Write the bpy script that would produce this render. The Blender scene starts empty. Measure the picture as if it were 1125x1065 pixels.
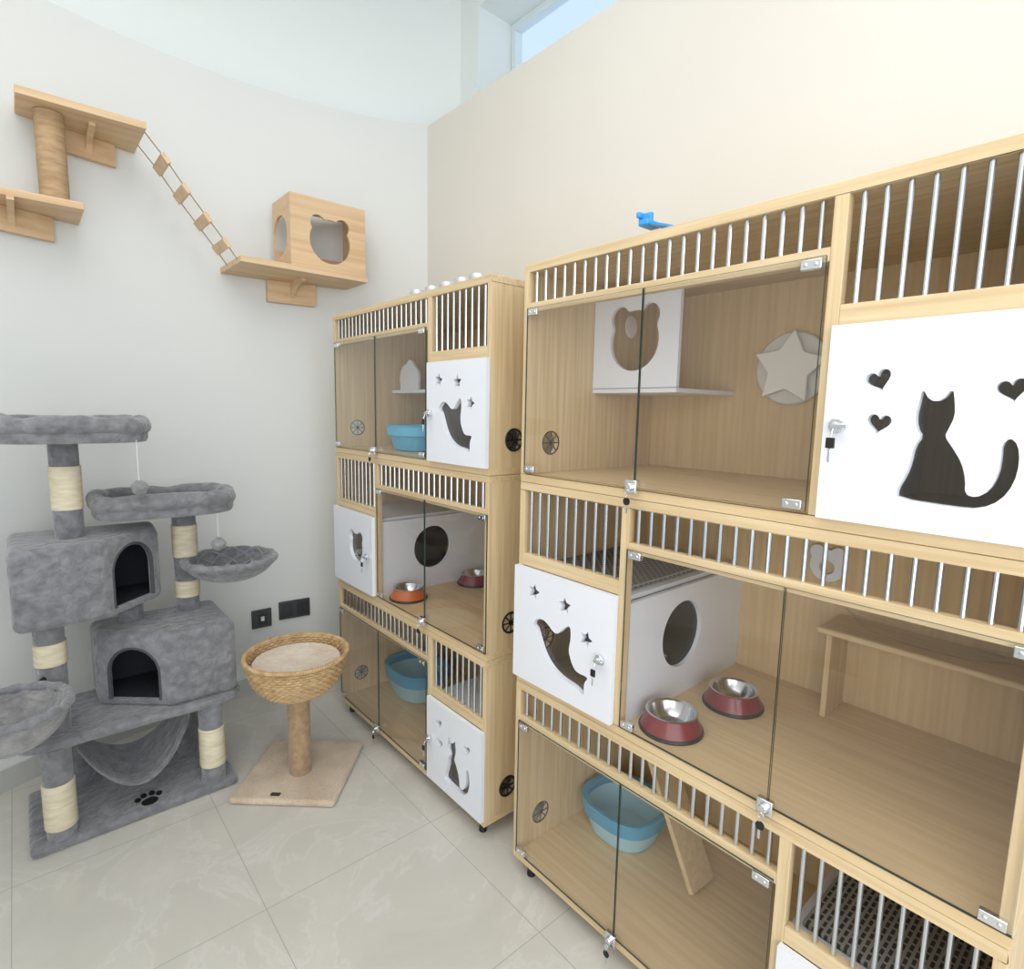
import bpy, math, random
from mathutils import Vector, Matrix
random.seed(4)
C=bpy.context.collection
sc=bpy.context.scene
# ---------------------------------------------------------------- materials
def L(c):
    return tuple(((v/255)/12.92 if v/255<=0.04045 else ((v/255+0.055)/1.055)**2.4) for v in c)+(1.0,)
def base(name):
    m=bpy.data.materials.new(name); m.use_nodes=True
    nt=m.node_tree; b=nt.nodes['Principled BSDF']
    return m,nt,b
def mat(name,c,rough=0.5,metal=0.0,c2=None,scale=(8,8,8),nscale=1.0,detail=4,lo=0.35,hi=0.65,bump=0.0,bscale=60,bdist=0.002,sheen=0.0,coat=0.0,spec=0.5,dist=0.0,bdetail=3):
    m,nt,b=base(name)
    b.inputs['Base Color'].default_value=L(c); b.inputs['Roughness'].default_value=rough
    b.inputs['Metallic'].default_value=metal
    b.inputs['Specular IOR Level'].default_value=spec
    if sheen: b.inputs['Sheen Weight'].default_value=sheen
    if coat: b.inputs['Coat Weight'].default_value=coat
    tc=nt.nodes.new('ShaderNodeTexCoord')
    if c2:
        mp=nt.nodes.new('ShaderNodeMapping'); mp.inputs['Scale'].default_value=scale
        nz=nt.nodes.new('ShaderNodeTexNoise'); nz.inputs['Scale'].default_value=nscale; nz.inputs['Detail'].default_value=detail; nz.inputs['Distortion'].default_value=dist
        cr=nt.nodes.new('ShaderNodeValToRGB'); cr.color_ramp.elements[0].position=lo; cr.color_ramp.elements[1].position=hi
        cr.color_ramp.elements[0].color=L(c); cr.color_ramp.elements[1].color=L(c2)
        nt.links.new(tc.outputs['Object'],mp.inputs[0]); nt.links.new(mp.outputs[0],nz.inputs['Vector'])
        nt.links.new(nz.outputs[0],cr.inputs[0]); nt.links.new(cr.outputs[0],b.inputs['Base Color'])
    if bump:
        n2=nt.nodes.new('ShaderNodeTexNoise'); n2.inputs['Scale'].default_value=bscale; n2.inputs['Detail'].default_value=bdetail
        bp=nt.nodes.new('ShaderNodeBump'); bp.inputs['Strength'].default_value=bump; bp.inputs['Distance'].default_value=bdist
        nt.links.new(tc.outputs['Object'],n2.inputs['Vector']); nt.links.new(n2.outputs[0],bp.inputs['Height']); nt.links.new(bp.outputs[0],b.inputs['Normal'])
    return m
WOODA=(220,198,159);WOODB=(203,177,136)
wood_y=mat('maple_along_y',WOODA,.5,c2=WOODB,scale=(80,3.0,80),bump=.1,bscale=80,detail=6)
wood_z=mat('maple_vertical',WOODA,.5,c2=WOODB,scale=(80,80,3.0),bump=.1,bscale=80,detail=6)
wood_in=mat('maple_inner',(222,196,154),.55,c2=(210,182,138),scale=(70,70,2.6),bump=.1,bscale=80)
wood_sh=mat('maple_shelf',(222,197,156),.42,c2=(210,183,140),scale=(70,2.8,70),bump=.1,bscale=80)
pine_x=mat('pine_along_x',(220,191,154),.5,c2=(202,166,124),scale=(2.0,36,36),lo=.4,hi=.75)
pine_z=mat('pine_box',(216,187,150),.5,c2=(202,168,128),scale=(3,30,30),lo=.4,hi=.75)
white=mat('white_laminate',(228,231,238),.45)
plush=mat('grey_plush',(116,117,121),.95,c2=(140,140,144),scale=(1,1,1),nscale=30,detail=10,lo=.38,hi=.66,bump=1.0,bscale=34,bdist=.016,sheen=.5,spec=.1,dist=.4,bdetail=10)
plush_l=mat('light_grey_plush',(132,131,134),.95,c2=(160,158,158),scale=(1,1,1),nscale=20,detail=8,bump=1.0,bscale=40,bdist=.016,sheen=.5,spec=.1,bdetail=8)
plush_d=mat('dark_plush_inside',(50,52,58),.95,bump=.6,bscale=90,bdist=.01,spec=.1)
plush_t=mat('plush_piping',(84,85,90),.95,bump=.6,bscale=90,bdist=.01,spec=.1)
beige_pl=mat('beige_plush',(196,174,150),.95,c2=(214,196,174),scale=(1,1,1),nscale=9,bump=1.0,bscale=120,bdist=.006,sheen=.4,spec=.1)
cream_pl=mat('cream_plush',(222,202,180),.95,c2=(238,224,206),scale=(1,1,1),nscale=12,bump=1.0,bscale=60,bdist=.012,sheen=.4,spec=.1,bdetail=6)
sisal_w=mat('white_sisal',(232,222,196),.9,c2=(214,202,172),scale=(20,20,90),bump=.6,bscale=220)
sisal_t=mat('tan_sisal',(192,162,126),.9,c2=(170,140,104),scale=(20,20,90),bump=.6,bscale=220)
tan_pl=mat('tan_post_plush',(180,154,122),.95,c2=(160,134,104),nscale=6,bump=.6,bscale=120,bdist=.004,sheen=.3,spec=.1)
wick=mat('wicker',(208,178,134),.6,c2=(178,146,102),scale=(30,30,60),bump=.4,bscale=150)
chrome=mat('chrome',(225,228,232),.18,1.0)
steel=mat('bar_steel',(205,210,216),.25,1.0)
inox=mat('stainless',(214,216,220),.2,1.0)
inox2=mat('brushed_pale_metal',(206,208,208),.45,.7)
black=mat('black_plastic',(22,22,24),.45)
redp=mat('wine_red_enamel',(124,30,40),.3,coat=.4)
orangep=mat('copper_orange_enamel',(206,104,36),.3,coat=.4)
bluep=mat('pale_blue_plastic',(172,214,228),.4)
blued=mat('teal_blue_plastic',(86,160,196),.4)
bluep2=mat('sky_blue_plastic',(100,188,228),.4)
scoopm=mat('bright_blue_plastic',(60,154,226),.35)
greyw=mat('grey_white_felt',(222,221,216),.8)
starm=mat('off_white_felt',(244,243,240),.7)
rope=mat('rope',(150,122,88),.9)
darkgrey=mat('dark_switch',(62,64,68),.35)
darkgrey2=mat('dark_switch_key',(46,48,52),.3)
gedge=mat('glass_edge',(54,74,66),.2)
tagm=mat('tag',(60,50,36),.5)
def glassmat(name,tint,r0):
    m=bpy.data.materials.new(name);m.use_nodes=True;nt=m.node_tree
    for n in list(nt.nodes):nt.nodes.remove(n)
    o=nt.nodes.new('ShaderNodeOutputMaterial');mx=nt.nodes.new('ShaderNodeMixShader')
    t=nt.nodes.new('ShaderNodeBsdfTransparent');t.inputs[0].default_value=tint
    g=nt.nodes.new('ShaderNodeBsdfGlossy');g.inputs['Roughness'].default_value=.015
    f=nt.nodes.new('ShaderNodeLayerWeight');f.inputs[0].default_value=.5
    p=nt.nodes.new('ShaderNodeMath');p.operation='POWER';p.inputs[1].default_value=4.5
    q=nt.nodes.new('ShaderNodeMath');q.operation='MULTIPLY_ADD';q.inputs[1].default_value=.9;q.inputs[2].default_value=r0
    nt.links.new(f.outputs['Facing'],p.inputs[0]);nt.links.new(p.outputs[0],q.inputs[0]);nt.links.new(q.outputs[0],mx.inputs[0])
    nt.links.new(t.outputs[0],mx.inputs[1]);nt.links.new(g.outputs[0],mx.inputs[2]);nt.links.new(mx.outputs[0],o.inputs[0])
    return m
glass=glassmat('clear_glass',(1,1,1,1),.04)
acryl=glassmat('clear_acrylic',(.985,.985,.985,1),.06)
smoke=glassmat('smoked_acrylic',(.45,.43,.41,1),.04)
smoke_l=glassmat('light_smoked_acrylic',(.92,.91,.90,1),.045)
def floormat():
    m,nt,b=base('floor_tile'); tc=nt.nodes.new('ShaderNodeTexCoord'); mp=nt.nodes.new('ShaderNodeMapping')
    mp.inputs['Location'].default_value=(-.455+5.6,-1.58+5.6,0)
    br=nt.nodes.new('ShaderNodeTexBrick'); br.offset=0; br.inputs['Scale'].default_value=1; br.inputs['Brick Width'].default_value=.56; br.inputs['Row Height'].default_value=.56
    br.inputs['Mortar Size'].default_value=.0012; br.inputs['Mortar Smooth'].default_value=.1
    br.inputs['Mortar'].default_value=L((168,166,159))
    nz=nt.nodes.new('ShaderNodeTexNoise'); nz.inputs['Scale'].default_value=3.0; nz.inputs['Detail'].default_value=8; nz.inputs['Roughness'].default_value=.62; nz.inputs['Distortion'].default_value=.7
    cr=nt.nodes.new('ShaderNodeValToRGB'); e=cr.color_ramp.elements
    e[0].position=.3;e[0].color=L((199,196,187));e[1].position=.7;e[1].color=L((213,210,202))
    x=e.new(.485);x.color=L((205,202,193)); x=e.new(.505);x.color=L((212,209,202)); x=e.new(.53);x.color=L((206,203,194))
    nt.links.new(tc.outputs['Object'],mp.inputs[0]);nt.links.new(mp.outputs[0],br.inputs['Vector'])
    nt.links.new(tc.outputs['Object'],nz.inputs['Vector']);nt.links.new(nz.outputs[0],cr.inputs[0])
    nt.links.new(cr.outputs[0],br.inputs['Color1']);nt.links.new(cr.outputs[0],br.inputs['Color2']);nt.links.new(br.outputs[0],b.inputs['Base Color'])
    b.inputs['Roughness'].default_value=.24
    return m
floor_m=floormat()
wall_cool=mat('wall_paint_cool',(224,225,223),.75,c2=(220,222,220),nscale=1.2,scale=(1,1,1),bump=.05,bscale=30)
wall_warm=mat('wall_paint_warm',(225,221,213),.75,c2=(222,217,208),nscale=1.2,scale=(1,1,1),bump=.05,bscale=30)
wall_up=mat('wall_paint_upper',(238,242,240),.7)
ceil_m=mat('ceiling_paint',(236,240,240),.8)
base_m=mat('baseboard_tile',(186,186,182),.4)
frame_m=mat('window_frame_white',(226,236,240),.4)
def gridmat():
    m,nt,b=base('dark_grid_mat'); tc=nt.nodes.new('ShaderNodeTexCoord'); ch=nt.nodes.new('ShaderNodeTexBrick')
    ch.offset=.5;ch.inputs['Scale'].default_value=1;ch.inputs['Brick Width'].default_value=.022;ch.inputs['Row Height'].default_value=.012;ch.inputs['Mortar Size'].default_value=.003
    ch.inputs['Color1'].default_value=L((52,50,48));ch.inputs['Color2'].default_value=L((66,64,60));ch.inputs['Mortar'].default_value=L((150,146,138))
    nt.links.new(tc.outputs['Object'],ch.inputs['Vector']);nt.links.new(ch.outputs[0],b.inputs['Base Color']);b.inputs['Roughness'].default_value=.9
    return m
grid_m=gridmat()
# ---------------------------------------------------------------- mesh builder
class MB:
    def __init__(s): s.v=[];s.f=[];s.m=[]
    def add(s,vs,fs,m=0):
        o=len(s.v); s.v+= [tuple(v) for v in vs]
        for f in fs: s.f.append([i+o for i in f]); s.m.append(m)
        return s
    def box(s,x0,x1,y0,y1,z0,z1,m=0,ms=None):
        v=[(x0,y0,z0),(x1,y0,z0),(x1,y1,z0),(x0,y1,z0),(x0,y0,z1),(x1,y0,z1),(x1,y1,z1),(x0,y1,z1)]
        f=[(0,3,2,1),(4,5,6,7),(0,1,5,4),(2,3,7,6),(1,2,6,5),(3,0,4,7)]
        if ms is None: s.add(v,f,m)
        else:
            for ff,mm in zip(f,ms): s.add(v,[ff],mm)
        return s
    def tube(s,pts,r,seg=8,closed=False,m=0,caps=True):
        P=[Vector(p) for p in pts]; n=len(P); rings=[]
        rr=r if isinstance(r,(list,tuple)) else [r]*n
        prev=None; vs=[]
        for i in range(n):
            if closed: t=P[(i+1)%n]-P[i-1]
            else: t=P[min(i+1,n-1)]-P[max(i-1,0)]
            t.normalize()
            if prev is None:
                a=Vector((0,0,1)) if abs(t.z)<.9 else Vector((1,0,0))
                nrm=(a-t*a.dot(t)).normalized()
            else:
                nrm=(prev-t*prev.dot(t)).normalized()
            prev=nrm; b=t.cross(nrm)
            for k in range(seg):
                a=2*math.pi*k/seg
                vs.append(P[i]+(nrm*math.cos(a)+b*math.sin(a))*rr[i])
        fs=[]
        for i in range(n if closed else n-1):
            j=(i+1)%n
            for k in range(seg):
                l=(k+1)%seg
                fs.append((i*seg+k,i*seg+l,j*seg+l,j*seg+k))
        if not closed and caps:
            fs.append(tuple(reversed(range(seg)))); fs.append(tuple((n-1)*seg+k for k in range(seg)))
        return s.add(vs,fs,m)
    def lathe(s,prof,cx=0,cy=0,seg=40,sx=1,sy=1,m=0,ne=2.0,cap0=True,cap1=True,rot=0):
        vs=[];n=len(prof)
        for r,z in prof:
            for k in range(seg):
                a=2*math.pi*k/seg; c=math.cos(a); d=math.sin(a)
                q=(abs(c)**ne+abs(d)**ne)**(-1/ne)
                x=r*q*c*sx;y=r*q*d*sy
                vs.append((cx+x*math.cos(rot)-y*math.sin(rot),cy+x*math.sin(rot)+y*math.cos(rot),z))
        fs=[]
        for i in range(n-1):
            for k in range(seg):
                l=(k+1)%seg
                fs.append((i*seg+k,i*seg+l,(i+1)*seg+l,(i+1)*seg+k))
        if cap0: fs.append(tuple(reversed(range(seg))))
        if cap1: fs.append(tuple((n-1)*seg+k for k in range(seg)))
        return s.add(vs,fs,m)
    def prism(s,poly,z0,z1,m=0):
        n=len(poly); vs=[(x,y,z0) for x,y in poly]+[(x,y,z1) for x,y in poly]
        fs=[tuple(reversed(range(n))),tuple(range(n,2*n))]+[(i,(i+1)%n,(i+1)%n+n,i+n) for i in range(n)]
        return s.add(vs,fs,m)
    def mesh(s,mesh,fn=None,m=0):
        vs=[fn(v.co) if fn else v.co for v in mesh.vertices]
        return s.add(vs,[tuple(p.vertices) for p in mesh.polygons],m)
    def xf(s,M,start=0):
        for i in range(start,len(s.v)): s.v[i]=tuple(M@Vector(s.v[i]))
        return s
    def obj(s,name,mats,parent=None,smooth=True,bevel=0,bseg=2,ang=35,**props):
        me=bpy.data.meshes.new(name); me.from_pydata(s.v,[],s.f)
        for mm in (mats if isinstance(mats,(list,tuple)) else [mats]): me.materials.append(mm)
        me.polygons.foreach_set('material_index',s.m)
        me.validate(); me.update()
        import bmesh
        bm=bmesh.new(); bm.from_mesh(me); bmesh.ops.remove_doubles(bm,verts=bm.verts,dist=1e-6); bmesh.ops.recalc_face_normals(bm,faces=bm.faces); bm.to_mesh(me); bm.free()
        if smooth:
            me.shade_smooth() if hasattr(me,'shade_smooth') else me.polygons.foreach_set('use_smooth',[True]*len(me.polygons))
            me.set_sharp_from_angle(angle=math.radians(ang))
        o=bpy.data.objects.new(name,me); C.objects.link(o)
        if bevel:
            b=o.modifiers.new('Bevel','BEVEL'); b.width=bevel; b.segments=bseg; b.limit_method='ANGLE'; b.angle_limit=math.radians(40)
        if parent: attach(o,parent)
        for k,v in props.items(): o[k]=v
        return o
def attach(o,p):
    o.parent=p
    o.matrix_parent_inverse=wmat(p).inverted()
def wmat(p):
    if p.parent: return wmat(p.parent)@p.matrix_parent_inverse@p.matrix_basis
    return p.matrix_basis.copy()
def empty(name,loc,label,cat,group=None):
    e=bpy.data.objects.new(name,None); e.empty_display_size=.05; e.location=loc; e.matrix_basis=Matrix.Translation(loc)
    C.objects.link(e); e['label']=label; e['category']=cat
    if group: e['group']=group
    return e
def circle(cx,cy,r,n=32): return [(cx+r*math.cos(2*math.pi*i/n),cy+r*math.sin(2*math.pi*i/n)) for i in range(n)]
def star(cx,cy,r,k=.42,rot=0,n=5):
    return [(cx+(r if i%2==0 else r*k)*math.sin(rot+math.pi*i/n),cy+(r if i%2==0 else r*k)*math.cos(rot+math.pi*i/n)) for i in range(2*n)]
def heart(cx,cy,s,rot=0,n=28):
    o=[]
    for i in range(n):
        t=2*math.pi*i/n
        x=16*math.sin(t)**3; y=13*math.cos(t)-5*math.cos(2*t)-2*math.cos(3*t)-math.cos(4*t)
        x*=s/16;y*=s/16
        o.append((cx+x*math.cos(rot)-y*math.sin(rot),cy+x*math.sin(rot)+y*math.cos(rot)))
    return o
def bear(cx,cy,r,n=72,er=.4,sq=1.0):
    o=[]
    for i in range(n):
        th=2*math.pi*i/n; best=r
        for ph in (math.radians(52),math.radians(128)):
            d=r*.98; re=r*er; q=re*re-(d*math.sin(th-ph))**2
            if q>0 and math.cos(th-ph)>0: best=max(best,d*math.cos(th-ph)+math.sqrt(q))
        o.append((cx+best*math.cos(th)*sq,cy+best*math.sin(th)))
    return o
def smoothpoly(p,it=2):
    for _ in range(it):
        q=[]
        for i in range(len(p)):
            a=p[i];b=p[(i+1)%len(p)]
            q.append((a[0]*.75+b[0]*.25,a[1]*.75+b[1]*.25)); q.append((a[0]*.25+b[0]*.75,a[1]*.25+b[1]*.75))
        p=q
    return p
def plate_mesh(outer,holes,thick):
    cu=bpy.data.curves.new('tmp','CURVE'); cu.dimensions='2D'; cu.fill_mode='BOTH'; cu.extrude=thick/2
    for pl in [outer]+holes:
        sp=cu.splines.new('POLY'); sp.points.add(len(pl)-1)
        for i,(x,y) in enumerate(pl): sp.points[i].co=(x,y,0,1)
        sp.use_cyclic_u=True
    ob=bpy.data.objects.new('tmp',cu); C.objects.link(ob)
    dg=bpy.context.evaluated_depsgraph_get(); dg.update()
    me=bpy.data.meshes.new_from_object(ob.evaluated_get(dg))
    bpy.data.objects.remove(ob); bpy.data.curves.remove(cu)
    return me
def plate(name,outer,holes,thick,fn,mats,parent=None,**k):
    me=plate_mesh(outer,holes,thick); b=MB(); b.mesh(me,fn)
    return b.obj(name,mats,parent,smooth=False,**k)
def rect(a,b,c,d): return [(a,c),(b,c),(b,d),(a,d)]
# ---------------------------------------------------------------- room
AC=(.77,.84); AR=2.09
def wy(x,R=AR): return AC[1]+math.sqrt(max(R*R-(x-AC[0])**2,0))
def arcpts(R,x0,x1,n=60):
    a0=math.acos(max(-1,(x0-AC[0])/R)); a1=math.acos((x1-AC[0])/R)
    return [(AC[0]+R*math.cos(a0+(a1-a0)*i/n),AC[1]+R*math.sin(a0+(a1-a0)*i/n)) for i in range(n+1)]
def strip(name,inner,outer,z0,z1,m,**k):
    n=len(inner); b=MB(); vs=[];fs=[]
    for z in (z0,z1):
        vs+=[(x,y,z) for x,y in inner]+[(x,y,z) for x,y in outer]
    for i in range(n-1):
        fs+=[(i,i+1,2*n+i+1,2*n+i),(n+i+1,n+i,3*n+i,3*n+i+1),(2*n+i,2*n+i+1,3*n+i+1,3*n+i),(i+1,i,n+i,n+i+1)]
    fs+=[(0,2*n,3*n,n),(n-1,2*n-1,4*n-1,3*n-1)]
    b.add(vs,fs); o=b.obj(name,m,None,smooth=True,ang=30); o['kind']='structure'; return o
WT=2.891
strip('wall_back',arcpts(AR,-1.32,1.716),arcpts(AR+.15,-1.44,1.85),0,WT,wall_cool)
strip('wall_back_upper',arcpts(AR+.15,-1.44,1.96),arcpts(AR+.3,-1.6,2.0),WT-.02,3.6,wall_up)
strip('baseboard_back',arcpts(AR-.012,-1.30,1.70),arcpts(AR,-1.31,1.714),0,.085,base_m)
def struct(b,name,m,**k):
    o=b.obj(name,m,None,smooth=False,**k); o['kind']='structure'; return o
struct(MB().box(1.716,1.95,-3,2.90,0,WT),'wall_right',wall_warm)
struct(MB().box(1.704,1.716,-3,2.71,0,.085),'baseboard_right',base_m)
struct(MB().box(1.95,2.25,2.587,3.0,WT-.02,3.6).box(1.95,2.25,-1.2,2.587,WT-.02,3.0).box(1.95,2.25,-3,-1.2,WT-.02,3.6).box(1.95,2.25,-1.2,2.587,3.5,3.6),'wall_right_upper',wall_up)
struct(MB().box(-1.5,-1.32,-3,.84,0,3.6),'wall_left',wall_cool)
struct(MB().box(-1.7,2.3,-3.1,3.3,3.6,3.7),'ceiling',ceil_m)
struct(MB().box(-1.7,2.3,-3.1,3.3,-.05,0),'floor',floor_m)
# clerestory window
wb=MB()
wb.box(2.17,2.22,-1.2,2.587,3.0,3.22).box(2.17,2.22,-1.2,2.587,3.46,3.5)
for yy in (2.55,1.55,.68,-.2,-1.2): wb.box(2.17,2.22,yy,yy+.035,3.2,3.46)
w=wb.obj('window_1',frame_m,None,smooth=False,bevel=.003); w['kind']='structure'
g=MB().box(2.19,2.195,-1.17,2.56,3.21,3.47).obj('window_pane',glass,w,smooth=False)
# ---------------------------------------------------------------- cabinets
FX=1.10; BX=1.69; NARROW=.351
CATP=[(.122,.050),(.121,.064),(.131,.088),(.136,.11),(.138,.135),(.147,.152),(.139,.165),(.136,.185),(.139,.205),(.142,.228),(.153,.208),(.168,.208),(.181,.228),(.185,.205),(.187,.185),(.181,.165),(.177,.154),(.188,.138),(.202,.115),(.209,.09),(.210,.068),(.224,.064),(.238,.076),(.246,.10),(.247,.125),(.246,.145),(.254,.156),(.264,.146),(.268,.12),(.265,.09),(.253,.064),(.230,.048),(.20,.046)]
BIRD=[(.080,.180),(.098,.200),(.124,.206),(.146,.196),(.164,.182),(.182,.180),(.200,.200),(.228,.222),(.232,.184),(.224,.150),(.232,.128),(.244,.108),(.258,.098),(.300,.100),(.282,.078),(.286,.040),(.254,.056),(.230,.058),(.198,.062),(.162,.076),(.133,.100),(.112,.136),(.101,.160),(.094,.172)]
def lock(parent,x,y,z,name='lock',key=True):
    b=MB().box(x-.013,x,y-.016,y+.016,z-.016,z+.016)
    b.tube([(x-.012,y,z),(x-.022,y,z)],.009,12)
    l=b.obj(name,chrome,parent,bevel=.002,label='chrome lock')
    if key:
        k=MB(); kx=x-.024
        k.tube([(kx,y+.0055*math.cos(a),z-.012+.0055*math.sin(a)) for a in [2*math.pi*i/12 for i in range(12)]],.0012,5,True)
        k.tube([(kx,y,z-.018),(kx,y+.002,z-.026)],.0015,6)
        k.lathe([(.001,-.0016),(.009,-.0014),(.009,.0014),(.001,.0016)],0,0,16,m=1)
        n0=len(k.v)-64
        k.xf(Matrix.Translation((kx,y,z-.034))@Matrix.Rotation(math.pi/2,4,'Y'),n0)
        k.box(kx-.001,kx+.001,y-.002,y+.003,z-.062,z-.04,0)
        k.obj('key',[chrome,black],l)
    return l
def hinge(parent,x,y,z):
    b=MB().box(x-.006,x+.006,y-.018,y+.018,z-.009,z+.009)
    for d in (-.009,.009): b.tube([(x-.005,y+d,z),(x-.008,y+d,z)],.0035,10)
    b.obj('hinge',chrome,parent,bevel=.0015)
def bars(parent,ya,yb,z0,z1):
    b=MB(); n=max(2,round((yb-ya)/.0345)); 
    for i in range(n):
        y=ya+(yb-ya)*(i+.5)/n
        b.tube([(FX+.010,y,z0-.004),(FX+.010,y,z1+.004)],.0045,10)
    b.obj('grille',steel,parent,label='row of upright chrome grille bars')
def wdoor(parent,yl,yr,z0,z1,kind,handle_left):
    w=yl-yr;h=z1-z0
    s=w/.33
    if kind=='cat':
        holes=[smoothpoly([(u*s,v) for u,v in CATP],1),heart(.08*s,.243,.019,.35),heart(.086*s,.172,.018,-.1),heart(.25*s,.225,.018,.2)]
    elif kind=='bird':
        s=w/.373
        holes=[smoothpoly([(u*s,v) for u,v in BIRD],2),star(.084*s,.276,.024,.5,rot=.2),star(.205*s,.268,.024,.5),star(.285*s,.200,.023,.5,rot=.3)]
    else:
        holes=[bear(w*.60,h*.54,.062,er=.42)]
    d=plate('door',rect(0,w,0,h),holes,.015,lambda c:(FX-.0085+c.z,yl-c.x,z0+c.y),white,parent,label='white laminate door with %s cutouts'%({'cat':'cat and heart','bird':'bird and star','bear':'bear head'}[kind]))
    MB().box(FX-.0008,FX-.0002,yr+.02,yl-.02,z0+.02,z1-.02).obj('cutout_backing',smoke_l,d,smooth=False,label='clear acrylic sheet behind the cutouts')
    hy=yl-.025 if handle_left else yr+.035
    hz=z0+.165
    x=FX-.016
    b=MB().tube([(x,hy,hz),(x-.012,hy,hz)],.013,18)
    b.tube([(x-.012,hy,hz),(x-.02,hy,hz)],.007,12)
    b.box(x-.024,x-.016,hy-.022,hy+.006,hz-.004,hz+.004)
    hd=b.obj('handle',chrome,d,bevel=.001,label='chrome lever lock')
    k=MB(); kx=x-.03
    k.tube([(kx+.008,hy,hz-.004),(kx,hy,hz-.02)],.0015,6)
    k.box(kx-.002,kx+.002,hy-.007,hy+.007,hz-.038,hz-.02,1).box(kx-.001,kx+.001,hy-.002,hy+.003,hz-.062,hz-.038,0)
    k.obj('key',[chrome,black],hd,bevel=.0008)
    return d
def gdoor(parent,ya,yb,z0,z1,hside,lockside):
    x=FX-.004
    b=MB().box(x-.0025,x+.0025,ya,yb,z0,z1,ms=[1,1,1,1,0,0])
    d=b.obj('glass_door',[glass,gedge],parent,smooth=False,label='frameless clear glass door')
    hy=yb-.024 if hside=='l' else ya+.024
    hinge(d,x,hy,z1-.012); hinge(d,x,hy,z0+.012)
    return d
def vent(parent,x,y,z,ydir,r=.034,thin=False):
    b=MB(); k=.6 if thin else 1
    b.tube([(x+r*math.cos(a),y,z+r*math.sin(a)) for a in [2*math.pi*i/28 for i in range(28)]],.0036*k,8,True)
    b.tube([(x,y,z),(x,y+.002*ydir,z)],.010*k,14)
    for i in range(8):
        a=math.pi*i/4; b.tube([(x,y+.001*ydir,z),(x+r*math.cos(a),y+.001*ydir,z+r*math.sin(a))],.0026*k,6)
    b.obj('vent',darkgrey2 if thin else black,parent,label='round dark plastic side vent')
def cabinet(yr,yl,label,doors):
    E=empty('cat_cabinet',(1.4,(yr+yl)/2,0),label,'cat cabinet','stacked cat cabinets')
    T=.022; mods=[(.055,.641),(.642,1.246),(1.247,1.851)]
    b=MB(); x0=FX
    for i,(a,c) in enumerate(mods):
        b.box(x0,BX+.012,yr,yl,c-T,c,0).box(x0,BX+.012,yr,yl,a,a+T,3)           # top / bottom boards
        for yy,s in ((yr,1),(yl-.018,1)):                                         # sides with vent hole
            me=plate_mesh(rect(x0,BX+.012,a+T,c-T),[circle(x0+.1,a+.11,.033)],.018)
            b.mesh(me,lambda q,yy=yy:(q.x,yy+.009+q.z,q.y),1)
        b.box(BX,BX+.012,yr+.018,yl-.018,a+T,c-T,2)                              # back
        nr=(i!=1)   # narrow part on the right (small y) side
        if nr: p0=yr+NARROW-.024; p1=yr+NARROW; wa,wb_=p1,yl-.018; na,nb=yr+.018,p0
        else:  p0=yl-.394; p1=yl-.37; wa,wb_=yr+.018,p0; na,nb=p1,yl-.018
        b.box(x0,x0+.022,p0,p1,a+T,c-T,1)                                         # post
        b.box(x0,x0+.022,wa,wb_,c-.131,c-.106,0)                                  # transom rail
        b.box(x0,x0+.022,na,nb,c-.243,c-.207,0)
    body=b.obj('body',[wood_y,wood_z,wood_in,wood_sh],E,smooth=False,bevel=.0015,label='light maple carcass with shelves')
    for i,(a,c) in enumerate(mods):
        nr=(i!=1)
        if nr: p0=yr+NARROW-.024; p1=yr+NARROW; wa,wb_=p1,yl-.018; na,nb=yr+.018,p0; dl,dr=p0+.004,yr
        else:  p0=yl-.394; p1=yl-.37; wa,wb_=yr+.018,p0; na,nb=p1,yl-.018; dl,dr=yl,p1-.003
        bars(E,wa+.004,wb_-.004,c-.106,c-T); bars(E,na+.004,nb-.004,c-.207,c-T)
        wdoor(E,dl,dr,a+T+.001,c-.244,doors[i],nr)
        ga=wa+.003 if nr else yr; gb=wb_-.001 
        mid=(ga+gb)/2; gz0=a+T+.006; gz1=c-.121
        d1=gdoor(E,mid+.0015,gb,gz0,gz1,'l','r'); d2=gdoor(E,ga,mid-.0015,gz0,gz1,'r','l')
        lock(d2,FX-.008,mid,gz0+.004)
        # white nesting box
        pb=MB(); zt=a+T+.315
        py=(p0,p0+.012) if nr else (p0+.006,p0+.018)
        me=plate_mesh(rect(FX+.024,BX,a+T,zt),[circle(1.37,a+.2,.094,40)],.012)
        pb.mesh(me,lambda q:(q.x,(py[0]+py[1])/2+q.z,q.y))
        pb.box(FX+.024,BX,na,nb,zt,zt+.012)
        nbx=pb.obj('nesting_box',white,E,smooth=False,label='white inner box with round entrance hole')
        pc=(py[0]+py[1])/2; sd=-1
        pane=MB().lathe([(.097,-.001),(.097,.001)],0,0,40).xf(Matrix.Translation((1.37,pc-sd*.0072,a+.2))@Matrix.Rotation(math.pi/2,4,'X'))
        pane.obj('entrance_flap',smoke,nbx,smooth=False,label='smoked round acrylic flap')
        vent(E,x0+.1,yr-.001,a+.11,-1)
        vent(E,x0+.1,yl-.017,a+.11,-1,thin=True)
    for yy in (yr+.05,yl-.05):
        for xx in (FX+.035,BX-.05):
            MB().lathe([(.013,0),(.014,.003),(.013,.006),(.013,.050),(.018,.051),(.018,.055)],xx,yy,16).obj('leg',black,E,label='short black cabinet leg')
    return E
RY0,RY1=.084,1.234; LY0,LY1=1.383,2.505
cabinet(RY0,RY1,'tall maple cat cabinet with glass doors beside cream wall',['cat','bird','cat'])
cabinet(LY0,LY1,'tall maple cat cabinet standing near the curved wall',['cat','bear','bird'])
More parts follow.
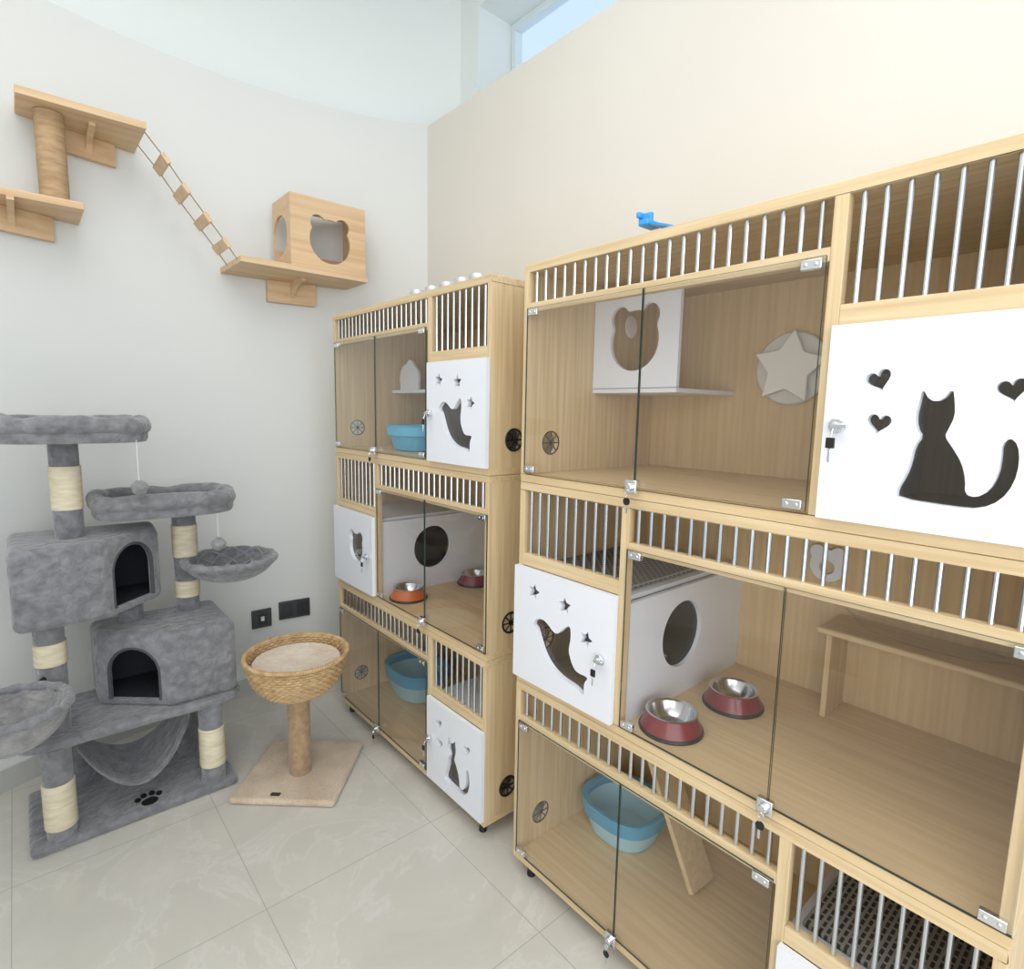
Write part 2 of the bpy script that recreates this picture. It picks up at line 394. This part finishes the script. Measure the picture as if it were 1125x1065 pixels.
# ---------------------------------------------------------------- things in cabinets
def bowl(x,y,z,m,label):
    E=empty('pet_bowl',(x,y,z),label,'pet bowl','pet bowls in the cabinets')
    MB().lathe([(.078,0),(.080,.004),(.078,.009),(.074,.010)],x,y,40).xf(Matrix.Translation((0,0,z))).obj('base_ring',black,E)
    MB().lathe([(.076,.009),(.070,.022),(.060,.040),(.058,.044),(.052,.040),(.060,.01)],x,y,40,cap0=False,cap1=False).xf(Matrix.Translation((0,0,z))).obj('shell',m,E)
    MB().lathe([(.058,.044),(.063,.047),(.064,.049),(.060,.050),(.054,.046),(.046,.024),(.034,.014),(.001,.012)],x,y,40,cap0=False).xf(Matrix.Translation((0,0,z))).obj('liner',inox,E,label='stainless steel inner bowl')
bowl(1.198,.757,.6642,redp,'wine red pet bowl with steel liner near the glass')
bowl(1.434,.719,.6642,redp,'wine red pet bowl with steel liner beside white box')
bowl(1.195,2.03,.6642,orangep,'copper orange pet bowl with steel liner')
bowl(1.54,2.03,.6642,redp,'dark red pet bowl with steel liner at the back')
def tray(x,y,z,r,h,mi,mo,label,sy=1.25):
    E=empty('litter_tray',(x,y,z),label,'litter tray','blue litter trays')
    b=MB().lathe([(r*.72,0),(r*.78,.004),(r*.93,h*.62),(r*.96,h*.64),(r*.985,h*.97),(r*.955,h*.97),(r*.91,h*.64),(r*.74,.010),(.001,.008)],x,y,48,1,sy,0,2.6,cap1=False)
    b.xf(Matrix.Translation((0,0,z))).obj('tub',mo,E)
    b=MB().lathe([(r*.94,h*.60),(r*1.0,h*.62),(r*1.02,h*.98),(r*1.05,h),(r*1.02,h*1.03),(r*.90,h*1.03),(r*.86,h*.95),(r*.88,h*.9),(r*.95,h*.62)],x,y,48,1,sy,0,2.6,cap0=False,cap1=False)
    b.xf(Matrix.Translation((0,0,z))).obj('rim',mi,E)
tray(1.435,1.062,.078,.118,.112,blued,bluep,'two-tone blue litter tray on the bottom shelf',1.12)
tray(1.33,2.16,1.270,.125,.105,bluep2,bluep2,'sky blue litter tray on the upper shelf',1.1)
tray(1.40,2.30,.078,.13,.14,blued,bluep,'blue litter tray on the low shelf behind glass')
# ramp
rb=MB().box(-.055,.055,-.008,.008,0,.55)
d=Vector((.02,.20,.36)).normalized(); zq=d; xq=Vector((1,0,0)); yq=zq.cross(xq).normalized(); xq=yq.cross(zq)
M=Matrix((( xq.x,yq.x,zq.x,1.42),(xq.y,yq.y,zq.y,.765),(xq.z,yq.z,zq.z,.088),(0,0,0,1)))
r=rb.xf(M).obj('ramp',wood_sh,None,smooth=False,bevel=.002); r['label']='sloping maple ramp plank inside the bottom compartment'; r['category']='ramp'
# bench shelf inside level two
E=empty('bench_shelf',(1.6,.34,.9),'low maple bench shelf against the cabinet back','shelf')
MB().box(1.53,1.688,.105,.56,.897,.913).obj('board',wood_y,E,smooth=False,bevel=.006,bseg=3)
MB().box(1.56,1.68,.53,.544,.6642,.897).obj('leg',wood_z,E,smooth=False,bevel=.002)
MB().box(1.56,1.68,.115,.129,.6642,.897).obj('leg',wood_z,E,smooth=False,bevel=.002)
o=MB().lathe([(.002,.9145),(.035,.916),(.065,.93),(.080,.965),(.084,.966)],1.602,.33,48,1,2.3,0,2.3,cap0=False,cap1=False).obj('clear_bowl',acryl,None)
o['label']='clear acrylic oval bowl resting on the bench shelf';o['category']='bowl'
# white bear box hanging in level one
def bearshelf(ya,yb,label):
    E=empty('bear_box',(1.5,(ya+yb)/2,1.52),label,'cat box','white bear hole boxes')
    plate('front_panel',rect(0,yb-ya,0,.27),[bear((yb-ya)*.5,.135,.086)],.012,lambda c:(1.38+c.z,yb-c.x,1.522+c.y),white,E)
    MB().box(1.374,1.689,ya,yb,1.508,1.520).obj('bottom_panel',white,E,smooth=False)
    MB().lathe([(.022,-.001),(.024,.001),(.022,.003)],0,0,28).xf(Matrix.Translation((1.55,yb-.001,1.728))@Matrix.Rotation(math.pi/2,4,'X')@Matrix.Diagonal((1.3,1.5,1,1))).obj('round_disc',starm,E,label='small white oval disc seen through the opening')
bearshelf(.912,1.214,'white hanging cat box with bear head opening')
E=empty('cloud_shelf',(1.45,2.38,1.52),'small white cloud shaped panel on a white shelf','cat shelf')
cl=[]
for i in range(60):
    a=math.pi*i/59; cl.append((.080*math.cos(a)*(1+.10*abs(math.sin(3*a))), .03+.090*math.sin(a)*(1+.18*abs(math.sin(3*a+.5)))))
cl=[(.080,0)]+cl+[(-.080,0)]
plate('cloud_panel',cl,[],.012,lambda c:(1.40+c.z,2.355-c.x,1.535+c.y),white,E)
MB().box(1.38,1.689,2.16,2.486,1.520,1.534).obj('board',white,E,smooth=False)
# star scratcher
E=empty('star_scratcher',(1.68,.74,1.583),'round grey white scratching disc with a raised star','scratching pad')
b=MB().lathe([(.098,0),(.102,.004),(.102,.012),(.098,.016)],0,0,48).xf(Matrix.Translation((1.689,.74,1.583))@Matrix.Rotation(-math.pi/2,4,'Y')).obj('disc',greyw,E)
plate('star',star(0,0,.106,.55,rot=.1),[],.014,lambda c:(1.660+c.z,.74-c.x,1.583+c.y),starm,E,bevel=.003)
# cat head toy in level 2
p=plate('wall_toy',bear(0,0,.045,er=.45),[circle(0,-.005,.02,20)],.012,lambda c:(1.683+c.z,.60-c.x,1.04+c.y),white,None)
p['label']='small white cat head panel on the cabinet back';p['category']='cat toy'
# mats
def gmat(x0,x1,y0,y1,z,label):
    b=MB()
    b.box(x0,x1,y0,y1,z,z+.012)
    o=b.obj('litter_mat',grid_m,None,smooth=False,bevel=.004); o['label']=label;o['category']='mat';o['group']='dark litter mats'
gmat(1.16,1.60,.885,1.19,.992,'dark woven litter mat on the white box')
gmat(1.16,1.60,.11,.40,.405,'dark woven litter mat behind the grille')
# ---------------------------------------------------------------- on cabinet tops
for i,(x,y) in enumerate(((1.14,1.50),(1.14,1.58),(1.14,1.67),(1.14,1.76),(1.14,1.86))):
    o=MB().lathe([(.028,0),(.029,.003),(.028,.018),(.025,.022),(.001,.023)],x,y,28,cap1=False).xf(Matrix.Translation((0,0,1.851))).obj('metal_cup',[inox2],None)
    o['label']='small low pale metal cup upside down on cabinet';o['category']='cup';o['group']='metal cups on the cabinet'
E=empty('litter_scoop',(1.15,.83,1.851),'bright blue plastic scoop lying on the cabinet top','litter scoop')
me=plate_mesh(smoothpoly([(0,-.018),(.05,-.035),(.085,-.03),(.085,.03),(.05,.035),(0,.018)],2),[rect(.035+.015*i,.040+.015*i,-.018,.018) for i in range(3)],.005)
MB().mesh(me,lambda c:(1.145-c.y*.9,.855-c.x,1.883+c.z-c.x*.32)).obj('blade',scoopm,E)
MB().box(1.12,1.17,.842,.870,1.876,1.890).box(1.138,1.150,.847,.884,1.884,1.910).box(1.125,1.162,.870,.881,1.898,1.912).obj('handle',scoopm,E,bevel=.004,bseg=2)
# ---------------------------------------------------------------- cat tree
CT=empty('cat_tree',(.24,2.4,0),'large grey plush cat tree with two condos and perches','cat tree')
MB().box(-.06,.558,2.225,2.60,0,.035).obj('base',plush,CT,bevel=.015,bseg=4)
pb=MB()
for (dx,dy,rx,ry) in ((0,-.018,.026,.022),(-.033,.012,.010,.014),(-.013,.028,.010,.015),(.013,.028,.010,.015),(.033,.012,.010,.014)):
    pb.lathe([(1,.0352),(1,.0372)],0,0,20,rx,ry); 
    n=40
    for i in range(len(pb.v)-n,len(pb.v)): v=pb.v[i]; pb.v[i]=(v[0]+.272+dx,v[1]+2.285+dy,v[2])
pb.obj('paw_print',black,CT,label='black embroidered paw print')
def post(parent,x,y,z0,z1,segs,r=.041,mp=plush,ms=sisal_w,name='post',cap=True):
    b=MB().lathe([(r*.96,z0),(r,z0+.006),(r,z1-.006),(r*.96,z1)],x,y,28)
    o=b.obj(name,mp,parent,label='round plush post with sisal wrap')
    for a,c in segs:
        pr=[];n=int((c-a)/.0035)
        for i in range(n+1): pr.append((r+.002+(.0022 if i%2 else 0),a+(c-a)*i/n))
        MB().lathe(pr,x,y,32).obj('sisal_wrap',ms,o,ang=80,label='cream sisal rope wrap')
    return o
post(CT,.025,2.265,.033,.345,[(.07,.225)])
post(CT,.482,2.265,.033,.345,[(.10,.25)])
post(CT,.10,2.54,.033,.345,[]); post(CT,.45,2.54,.033,.345,[])
# platform (irregular)
pl=smoothpoly([(-.075,2.225),(.20,2.235),(.585,2.212),(.60,2.40),(.57,2.585),(.2,2.60),(-.06,2.56),(-.085,2.40)],2)
MB().prism(pl,.34,.372).obj('platform',plush,CT,bevel=.012,bseg=3)
import bmesh
def boolean(o,cutters):
    for c in cutters:
        m=o.modifiers.new('b','BOOLEAN'); m.operation='DIFFERENCE'; m.object=c; m.solver='EXACT'
    dg=bpy.context.evaluated_depsgraph_get(); dg.update()
    me=bpy.data.meshes.new_from_object(o.evaluated_get(dg))
    o.modifiers.clear(); o.data=me
    for c in cutters: bpy.data.objects.remove(c)
    me.shade_smooth() if hasattr(me,'shade_smooth') else None
    me.set_sharp_from_angle(angle=math.radians(40))
def condo(poly,z0,z1,ca,cb,ah,aw):
    """poly footprint; ca,cb = ends of the chamfer wall with the arch"""
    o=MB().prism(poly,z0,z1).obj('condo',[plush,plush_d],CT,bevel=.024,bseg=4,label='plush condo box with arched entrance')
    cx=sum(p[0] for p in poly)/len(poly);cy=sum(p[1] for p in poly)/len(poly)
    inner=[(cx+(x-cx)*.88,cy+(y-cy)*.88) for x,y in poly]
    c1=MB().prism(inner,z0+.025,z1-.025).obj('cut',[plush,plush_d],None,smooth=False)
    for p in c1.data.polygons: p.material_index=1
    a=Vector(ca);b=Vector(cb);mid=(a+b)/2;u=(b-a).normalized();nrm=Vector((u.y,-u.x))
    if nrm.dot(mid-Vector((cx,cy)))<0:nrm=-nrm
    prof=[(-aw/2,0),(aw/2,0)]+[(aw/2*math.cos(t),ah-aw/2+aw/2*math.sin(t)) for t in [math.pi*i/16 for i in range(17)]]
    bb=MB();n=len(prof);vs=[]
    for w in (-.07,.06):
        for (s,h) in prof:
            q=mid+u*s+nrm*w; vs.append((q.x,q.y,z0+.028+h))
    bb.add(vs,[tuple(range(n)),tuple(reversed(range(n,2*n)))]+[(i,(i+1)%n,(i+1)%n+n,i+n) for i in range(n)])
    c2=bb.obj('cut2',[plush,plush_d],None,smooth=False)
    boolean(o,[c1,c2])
    # piping round the arch
    pts=[]
    for (s,h) in [(-aw/2,0)]+[(-aw/2,(ah-aw/2)*i/4) for i in range(1,4)]+[(aw/2*math.cos(t),ah-aw/2+aw/2*math.sin(t)) for t in [math.pi-math.pi*i/16 for i in range(17)]]+[(aw/2,(ah-aw/2)*i/4) for i in range(3,-1,-1)]:
        q=mid+u*s+nrm*(-.003); pts.append((q.x,q.y,z0+.028+h))
    MB().tube(pts,.006,8).obj('arch_trim',plush_t,o)
condo([(-.05,2.25),(.186,2.25),(.370,2.41),(.380,2.58),(-.05,2.60)],.735,1.0,(.186,2.25),(.370,2.41),.205,.17)
condo([(.157,2.42),(.360,2.245),(.578,2.245),(.578,2.58),(.157,2.58)],.372,.645,(.157,2.42),(.360,2.245),.19,.18)
post(CT,.035,2.33,.37,.737,[(.60,.675)])
post(CT,.28,2.50,.643,.737,[])
post(CT,.114,2.40,.998,1.325,[(1.095,1.24)])
post(CT,.472,2.50,.643,1.055,[(.70,.765),(.86,.985)])
def perch(cx,cy,z,rx,ry,h,rot=0):
    b=MB().lathe([(.97,z),(1.0,z+.012),(1.0,z+.03),(.96,z+.04)],0,0,64,rx,ry,0,3.2,rot=0)
    b.xf(Matrix.Translation((cx,cy,0))@Matrix.Rotation(rot,4,'Z'))
    o=b.obj('perch',plush,CT,label='oval plush perch bed')
    pts=[];rr=[];n=96
    for i in range(n):
        a=2*math.pi*i/n;c=math.cos(a);d=math.sin(a);q=(abs(c)**3+abs(d)**3)**(-1/3)
        pr=.028+.0025*math.sin(7*a+1)+.002*math.sin(12*a)
        v=Matrix.Rotation(rot,3,'Z')@Vector((rx*q*c*.93,ry*q*d*.93,0))
        pts.append((cx+v.x,cy+v.y,z+h-.030+.004*math.sin(3*a)));rr.append(pr)
    MB().tube(pts,rr,14,True).obj('bolster',plush,o,ang=80)
    b=MB().lathe([(.9,z+.036),(.86,z+.052),(.5,z+.058),(.01,z+.056)],0,0,48,rx,ry,0,3.0,cap0=False)
    b.xf(Matrix.Translation((cx,cy,0))@Matrix.Rotation(rot,4,'Z')).obj('cushion',plush_l,o,label='lighter grey inner cushion')
perch(.145,2.385,1.322,.203,.165,.085)
perch(.405,2.45,1.050,.225,.155,.085,-.06)
def sling(cx,cy,z,r,depth,m,name,ax,ay,lab,quilt=False):
    # bowl shaped hanging bed on a ring
    prof=[]
    for i in range(15):
        t=i/14*math.pi/2; prof.append((r*math.cos(t)*1.0 if i<14 else .003,z-depth*math.sin(t)))
    pin=[(p[0]*.93,p[1]+.010) for p in reversed(prof)]
    b=MB().lathe(prof+pin,cx,cy,48,cap0=False,cap1=False)
    o=b.obj(name,m,CT,ang=80,label=lab)
    pts=[];rr=[]
    for i in range(72):
        a=2*math.pi*i/72; pts.append((cx+r*math.cos(a),cy+r*math.sin(a),z));rr.append(.014+.002*math.sin(14*a)+.001*math.sin(23*a))
    MB().tube(pts,rr,12,True).obj('ring_trim',plush,o,ang=80)
    dx,dy=ax-cx,ay-cy; l=math.hypot(dx,dy); e=(cx+dx/l*r,cy+dy/l*r)
    MB().tube([(e[0],e[1],z),(ax,ay,z)],.008,10).obj('bracket',black,o)
    if quilt:
        q=MB()
        for k in range(10):
            a0=2*math.pi*k/10
            for sgn in (1,-1):
                pts=[]
                for i in range(13):
                    t=i/12*math.pi/2*.95; a=a0+sgn*t*1.0; rr_=r*math.cos(t)*.945+.0
                    pts.append((cx+rr_*math.cos(a),cy+rr_*math.sin(a),z-depth*math.sin(t)+.014))
                q.tube(pts,.0045,6)
        q.obj('quilting',plush_l,o,label='raised diamond quilting')
sling(-.075,2.125,.565,.145,.13,plush_l,'hanging_basket',.03,2.33,'hanging plush bowl bed')
sling(.605,2.385,.850,.160,.085,plush,'hanging_basket',.472,2.50,'quilted hanging plush bowl bed',True)
# sling hammock under the platform
b=MB();nu,nv=30,12;vs=[];fs=[]
for th in (0,.010):
    for i in range(nu+1):
        u=i/nu
        for j in range(nv+1):
            v=j/nv
            x=.075+u*.355; zz=.30-(.180 if v<.5 else .165)*(math.sin(math.pi*u)**.8)-.02*math.cos(math.pi*(v-.5))*math.sin(math.pi*u)+(.004*math.sin(26*v) if th else 0)
            pinch=.35+.65*math.sin(math.pi*u)**.6
            y=2.385+(v-.5)*.27*pinch
            vs.append((x,y,zz+th))
N=(nu+1)*(nv+1)
for s in (0,1):
    for i in range(nu):
        for j in range(nv):
            k=s*N+i*(nv+1)+j; fs.append((k,k+1,k+nv+2,k+nv+1))
for i in range(nu):
    for j in (0,nv):
        k=i*(nv+1)+j; fs.append((k,k+nv+1,N+k+nv+1,N+k))
b.add(vs,fs); h=b.obj('hammock',plush,CT,ang=80,label='sagging grey plush hammock')
for (xa,ya,xb,yb) in ((.078,2.34,.04,2.29),(.078,2.43,.09,2.52),(.428,2.34,.465,2.285),(.428,2.43,.44,2.52)):
    MB().tube([(xa,ya,.305),((xa+xb)/2,(ya+yb)/2,.315),(xb,yb,.33)],.005,8).obj('tie',sisal_w,h)
def pom(x,y,z,zt):
    b=MB()
    prof=[(.002 if i in (0,12) else .024*math.sin(math.pi*i/12),z-.024*math.cos(math.pi*i/12)) for i in range(13)]
    b.lathe(prof,x,y,20)
    for i,v in enumerate(b.v):
        k=1+random.uniform(-.12,.12); b.v[i]=(x+(v[0]-x)*k,y+(v[1]-y)*k,z+(v[2]-z)*k)
    o=b.obj('pompom',plush_l,CT,ang=80,label='fluffy hanging pompom toy')
    MB().tube([(x,y,z+.02),(x,y,zt)],.0012,5).obj('string',white,o)
pom(.300,2.25,1.170,1.335); pom(.55,2.32,.93,1.045)
# ---------------------------------------------------------------- wicker basket tree
BT=empty('basket_cat_tree',(.767,2.146,0),'wicker basket cat bed on a plush post and base','cat tree')
rotz=Matrix.Translation((.767,2.135,0))@Matrix.Rotation(math.radians(-42),4,'Z')
bp=smoothpoly([(-.195,-.195),(.195,-.195),(.195,.195),(-.195,.195)],0)
MB().prism(bp,0,.026).xf(rotz).obj('base',beige_pl,BT,bevel=.012,bseg=4,label='square beige plush base')
tg=MB().box(-.05,-.015,-.172,-.155,.0262,.028).xf(rotz).obj('tag',tagm,BT,label='small dark sewn tag')
post(BT,.757,2.118,.024,.37,[],r=.042,mp=tan_pl,name='post')
bx,by=.757,2.118
wk=MB();rings=17
def brad(t): return .090+(.180-.090)*math.sin(t*math.pi/2)**.7
for k in range(rings):
    t=k/(rings-1); z=.362+.145*t**1.15; r=brad(t)
    pts=[]
    for i in range(160):
        a=2*math.pi*i/160; pts.append((bx+(r+.003*math.sin(40*a+math.pi*(k%2)))*math.cos(a),by+(r+.003*math.sin(40*a+math.pi*(k%2)))*math.sin(a),z))
    wk.tube(pts,.0056,6,True)
for j in range(40):
    a=2*math.pi*j/40
    wk.tube([(bx+brad(t)*math.cos(a),by+brad(t)*math.sin(a),.362+.145*t**1.15) for t in [i/10 for i in range(11)]],.0045,6)
wk.lathe([(.090,.356),(.092,.366)],bx,by,32)
wk.obj('basket',wick,BT,ang=80,label='woven wicker bowl basket')
rm=MB()
for ph in (0,math.pi):
    rm.tube([(bx+(.186+.0045*math.cos(60*a+ph))*math.cos(a),by+(.186+.0045*math.cos(60*a+ph))*math.sin(a),.513+.0045*math.sin(60*a+ph)) for a in [2*math.pi*i/480 for i in range(480)]],.0052,6,True)
rm.obj('braided_rim',wick,BT,ang=80)
MB().lathe([(.10,.385),(.150,.42),(.166,.455),(.168,.472),(.158,.488),(.12,.484),(.06,.476),(.003,.474)],bx,by,48,cap1=False).obj('cushion',cream_pl,BT,label='cream plush cushion')
# ---------------------------------------------------------------- wall shelves
def shelfboard(name,x0,x1,yf,z0,z1,parent,m=pine_x):
    n=12; pts=[(x0,yf),(x1,yf)]+[(x1+(x0-x1)*i/n,wy(x1+(x0-x1)*i/n)-.0015) for i in range(n+1)]
    return MB().prism(pts,z0,z1).obj(name,m,parent,smooth=False,bevel=.002)
def bracket(x0,x1,z0,z1,parent,yd=.03):
    n=6; pts=[(x0,wy(x0)-yd),(x1,wy(x1)-yd)]+[(x1+(x0-x1)*i/n,wy(x1+(x0-x1)*i/n)-.0015) for i in range(n+1)]
    o=MB().prism(pts,z0,z1).obj('bracket',pine_x,parent,smooth=False,bevel=.002)
    xm=(x0+x1)/2; y1=wy(xm)-yd; h=z1-z0
    # rounded rib
    prof=[(0,0),(-.15,0),(-.15,-.012)]+[(-.15+.15*math.sin(t),-.012-(h*.75)*(1-math.cos(t))) for t in [math.pi/2*i/8 for i in range(1,9)]]
    r=plate('rib',[(a,b) for a,b in prof],[],.02,lambda c:(xm+c.z,y1+c.x,z1+c.y),pine_x,o)
S1=empty('wall_climbing_shelf',(.2,2.8,2.1),'two pine wall shelves joined by a sisal post','cat wall shelf')
shelfboard('board',.075,.445,2.62,2.456,2.481,S1); bracket(.20,.375,2.375,2.456,S1)
shelfboard('board',-.17,.24,2.62,2.125,2.150,S1); bracket(-.08,.16,2.04,2.125,S1)
post(S1,.165,2.72,2.149,2.457,[(2.152,2.453)],r=.040,ms=sisal_t,mp=sisal_t)
S2=empty('cat_wall_shelf',(1.05,2.8,2.04),'pine wall shelf carrying a wooden cat house','cat wall shelf')
shelfboard('board',.755,1.326,2.615,2.041,2.066,S2); bracket(.95,1.17,1.94,2.041,S2)
H=empty('cat_house',(1.146,2.75,2.067),'pine cat house box with bear head opening','cat house')
x0,x1,yf,z0,z1=.969,1.323,2.63,2.067,2.361; yb=2.85
plate('front_panel',rect(x0,x1,z0,z1),[bear(1.150,2.195,.096,er=.36)],.012,lambda c:(c.x,yf+.006+c.z,c.y),pine_x,H)
plate('side_panel',rect(yf+.012,yb,z0,z1),[circle((yf+yb)/2+.02,z0+.145,.088)],.012,lambda c:(x0+.006+c.z,c.x,c.y),pine_z,H)
plate('side_panel',rect(yf+.012,yb,z0,z1),[],.012,lambda c:(x1-.006+c.z,c.x,c.y),pine_z,H)
MB().box(x0,x1,yf,yb,z1,z1+.012).obj('roof_panel',pine_x,H,smooth=False,bevel=.001)
MB().box(x0+.012,x1-.012,yb-.012,yb,z0,z0+.10).obj('back_panel',pine_x,H,smooth=False)
MB().box(x0+.012,x1-.012,yf+.012,yb-.012,z0,z0+.01).obj('bottom_panel',pine_x,H,smooth=False)
RB=empty('rope_bridge',(.6,2.75,2.25),'rope ladder bridge with small pine slats between shelves','rope bridge')
path=[(.445,2.462),(.51,2.385),(.576,2.292),(.648,2.20),(.715,2.115),(.757,2.055)]
for yy in (2.665,2.815):
    MB().tube([(x,yy,z) for x,z in path],.0022,8).obj('rope',rope,RB)
for i in range(1,5):
    x,z=path[i]; ang=math.atan2(path[i-1][1]-path[i+1][1],path[i+1][0]-path[i-1][0])
    M=Matrix.Translation((x,2.74,z))@Matrix.Rotation(ang,4,'Y')
    MB().box(-.020,.020,-.085,.085,-.008,.008).xf(M).obj('slat',pine_x,RB,smooth=False,bevel=.002)
# ---------------------------------------------------------------- wall sockets
def wplate(xc,zc,w,h,kind):
    y=wy(xc); E=empty('wall_socket',(xc,y,zc),'dark grey wall socket plate on the curved wall' if kind else 'dark grey switch plate with key on curved wall','wall socket')
    ang=math.atan2(-(xc-AC[0]),y-AC[1]); M=Matrix.Translation((xc,y-.001,zc))@Matrix.Rotation(ang,4,'Z')
    MB().box(-w/2,w/2,-.010,-.001,-h/2,h/2).xf(M).obj('cover_plate',darkgrey,E,bevel=.003)
    if kind:
        b=MB()
        for cx in (-w/4,w/4):
            b.box(cx-w*.19,cx+w*.19,-.013,-.009,-h*.38,h*.38)
        b.xf(M).obj('socket_insert',darkgrey2,E,bevel=.001)
    else:
        b=MB().box(-w*.2,w*.25,-.013,-.009,-h*.3,h*.3); b.xf(M).obj('socket_insert',darkgrey2,E,bevel=.001)
        MB().box(-w*.05,w*.12,-.0145,-.0128,-h*.12,h*.12).xf(M).obj('indicator',greyw,E)
wplate(.874,.385,.095,.095,0); wplate(1.035,.405,.155,.095,1)
# ---------------------------------------------------------------- lights, world
def area(name,loc,size,energy,col,rot=(0,0,0),sy=None):
    l=bpy.data.lights.new(name,'AREA'); l.energy=energy; l.color=col; l.size=size
    if sy: l.shape='RECTANGLE'; l.size_y=sy
    o=bpy.data.objects.new(name,l); o.location=loc; o.rotation_euler=rot; C.objects.link(o); return o
area('ceiling_panel_light',(-.3,.5,3.55),2.0,41,(1,.98,.96),sy=3.0)
area('front_fill_light',(-.4,-2.4,2.0),2.6,48,(1,.98,.96),(math.radians(76),0,math.radians(-8)),sy=2.0)  # added fill behind the camera to brighten the cabinet interiors, not a room fixture
area('side_fill_light',(-1.28,-1.1,1.3),2.2,34,(1,.98,.96),(0,math.radians(-90),0),sy=2.2)  # unseen fill added by the left wall to light the cabinet fronts
w=bpy.data.worlds.new('World'); sc.world=w; w.use_nodes=True
bg=w.node_tree.nodes['Background']; bg.inputs[0].default_value=(.61,.79,1.0,1); bg.inputs[1].default_value=1.14
# ---------------------------------------------------------------- camera
cd=bpy.data.cameras.new('camera'); cam=bpy.data.objects.new('camera',cd); C.objects.link(cam)
X=Vector((.758,-.652,.0188)).normalized(); Zb=Vector((-.6485,-.750,.129)); Zb=(Zb-X*Zb.dot(X)).normalized(); Yb=Zb.cross(X)
cam.matrix_world=Matrix(((X.x,Yb.x,Zb.x,0),(X.y,Yb.y,Zb.y,0),(X.z,Yb.z,Zb.z,1.452),(0,0,0,1)))
cd.sensor_fit='HORIZONTAL'; cd.sensor_width=36; cd.lens=631/1125*36; cd.clip_start=.02
sc.camera=cam
sc.view_settings.view_transform='Standard'
sc.view_settings.exposure=0
